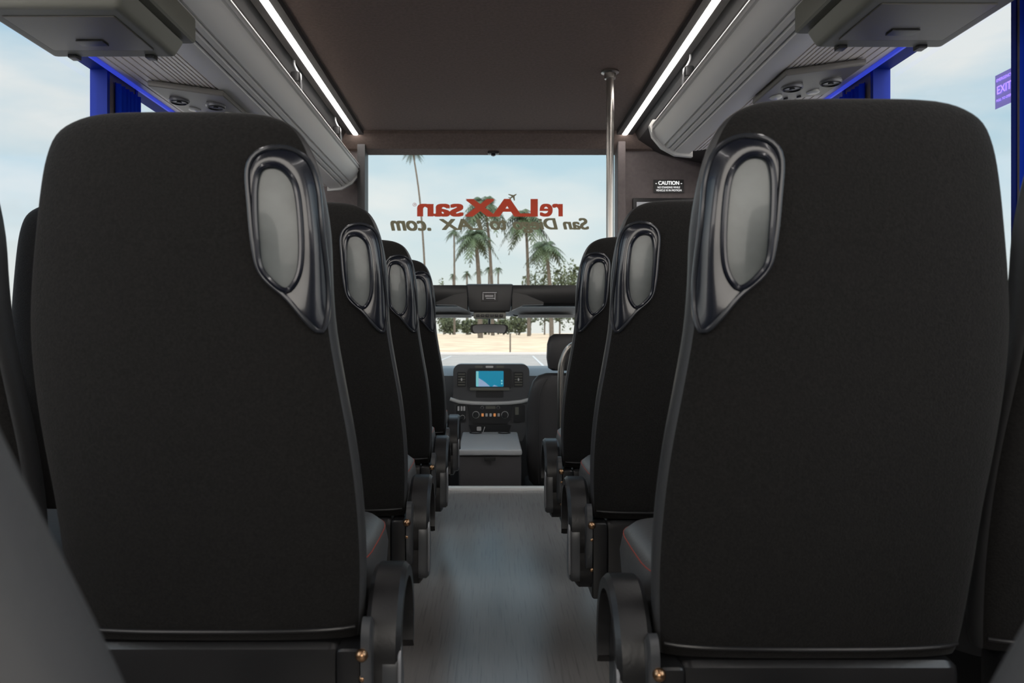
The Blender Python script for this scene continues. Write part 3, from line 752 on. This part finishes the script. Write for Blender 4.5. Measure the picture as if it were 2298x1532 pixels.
for i,(a,b,c) in enumerate(((1048,612,14),(1074,606,15),(1097,602,14),(1118,603,14),(1017,617,12))): palm(a,b,c,78+i*4,tr=.14,nf=20)
def tree(px,py,w,Y,gz=0.02,label='rounded green tree standing beyond the lot'):
    cx=PX(px,Y);cz=PZ(py,Y);W=w*Y/F
    e=empty('tree',(cx,Y,gz),label,'tree','trees beyond the lot')
    H=cz-gz
    tube('tree_trunk',[(0,0,0),(.05,0,H*.3),(0,0,H*.6)],[.2,.16,.08],M['trunk'],e,n=8)
    V=[];Fc=[]
    for k in range(1600):
        while True:
            p=Vector((random.uniform(-1,1),random.uniform(-1,1),random.uniform(-1,1)))
            if .3<p.length<1: break
        bump=1+.25*math.sin(p.x*7+px)*math.cos(p.z*6)
        c=Vector((p.x*W*bump,p.y*W*.7,H*.56+p.z*H*.44*bump)); s_=W*.10
        a=Vector((random.gauss(0,1),random.gauss(0,1),random.gauss(0,1))).normalized()*s_; b=Vector((random.gauss(0,1),random.gauss(0,1),random.gauss(0,1))).normalized()*s_
        kx=len(V); V+=[c-a,c+b,c+a,c-b]; Fc.append([kx,kx+1,kx+2,kx+3])
    mk('tree_foliage',mesh('tree_foliage',V,Fc,M['leaf']),e)
for i,(a,b,c) in enumerate(((940,640,34),(996,632,26),(1190,606,22),(1222,596,24),(1256,592,28),(1292,585,32))): tree(a,b,c,170+(i%2)*22)
for i,(a,b,c) in enumerate(((1010,712,24),(1050,716,22),(1090,708,26),(1130,714,22),(1165,706,24))): tree(a,b,c,150+(i%2)*12)
for (x,y) in ((9,16),(14,24),(12,10),(-22,30)):
    tree(1100+x*F/y,745-(.7)*F/y, .9*F/y, y, GZ,'rounded green tree standing beside the lot')

# ------------------------------------------------------------------ world & lights
w=bpy.data.worlds.new('World'); bpy.context.scene.world=w; w.use_nodes=True; nt=w.node_tree
bg=nt.nodes['Background']; tc=nt.nodes.new('ShaderNodeTexCoord'); sp=nt.nodes.new('ShaderNodeSeparateXYZ')
r=nt.nodes.new('ShaderNodeValToRGB'); e_=r.color_ramp.elements
e_[0].position=0.0; e_[0].color=(.82,.84,.77,1); e_[1].position=.55; e_[1].color=(.36,.58,.76,1)
x=e_.new(.12); x.color=(.62,.75,.79,1)
x=e_.new(.25); x.color=(.47,.67,.78,1)
mp=nt.nodes.new('ShaderNodeMapping'); mp.inputs['Scale'].default_value=(1.3,1.3,4.0)
n=nt.nodes.new('ShaderNodeTexNoise'); n.inputs['Scale'].default_value=2.2; n.inputs['Detail'].default_value=7; n.inputs['Roughness'].default_value=.5
cr=nt.nodes.new('ShaderNodeValToRGB'); cr.color_ramp.elements[0].position=.42; cr.color_ramp.elements[1].position=.66; cr.color_ramp.elements[1].color=(.9,.9,.9,1)
mx=nt.nodes.new('ShaderNodeMixRGB'); mx.inputs['Color2'].default_value=(.84,.86,.84,1)
L=nt.links.new
L(tc.outputs['Generated'],sp.inputs[0]); L(sp.outputs['Z'],r.inputs['Fac']); L(tc.outputs['Generated'],mp.inputs[0]); L(mp.outputs[0],n.inputs['Vector']); L(n.outputs['Fac'],cr.inputs['Fac']); L(cr.outputs['Color'],mx.inputs['Fac']); L(r.outputs['Color'],mx.inputs['Color1'])
m1=nt.nodes.new('ShaderNodeMapRange'); m1.inputs['From Min'].default_value=0.0; m1.inputs['From Max'].default_value=-.8; m1.inputs['To Min'].default_value=0; m1.inputs['To Max'].default_value=1.0
warm=nt.nodes.new('ShaderNodeMixRGB'); warm.inputs['Color2'].default_value=(.85,.79,.73,1)
L(sp.outputs['Y'],m1.inputs['Value']); L(m1.outputs[0],warm.inputs['Fac']); L(mx.outputs[0],warm.inputs['Color1']); L(warm.outputs[0],bg.inputs['Color'])
m2=nt.nodes.new('ShaderNodeMapRange'); m2.inputs['From Min'].default_value=.42; m2.inputs['From Max'].default_value=.85; m2.inputs['To Min'].default_value=1.04; m2.inputs['To Max'].default_value=3.0
ad=nt.nodes.new('ShaderNodeMath'); ad.operation='MULTIPLY_ADD'; ad.inputs[1].default_value=4.5
L(sp.outputs['Z'],m2.inputs['Value']); L(m1.outputs[0],ad.inputs[0]); L(m2.outputs[0],ad.inputs[2]); L(ad.outputs[0],bg.inputs['Strength'])  # extra brightness added to unseen sky overhead and behind, to light the interior
sd=bpy.data.lights.new('sun','SUN'); sd.energy=1.2; sd.angle=.05; sd.color=(1,.95,.88)
so=bpy.data.objects.new('sun',sd); COL.objects.link(so); so.rotation_euler=(math.radians(25),math.radians(6),0)

# ------------------------------------------------------------------ camera
cd=bpy.data.cameras.new('camera'); co=bpy.data.objects.new('camera',cd); COL.objects.link(co)
co.location=(0,0,CH); co.rotation_euler=(math.radians(90),0,0)
cd.sensor_width=36; cd.lens=F/2298*36; cd.clip_start=.02; cd.clip_end=1000
cd.shift_x=(1149-VX)/2298; cd.shift_y=-(766-VY)/2298
cd.dof.use_dof=True; cd.dof.focus_distance=2.3; cd.dof.aperture_fstop=7.0
bpy.context.scene.camera=co
bpy.context.scene.view_settings.view_transform='Standard'
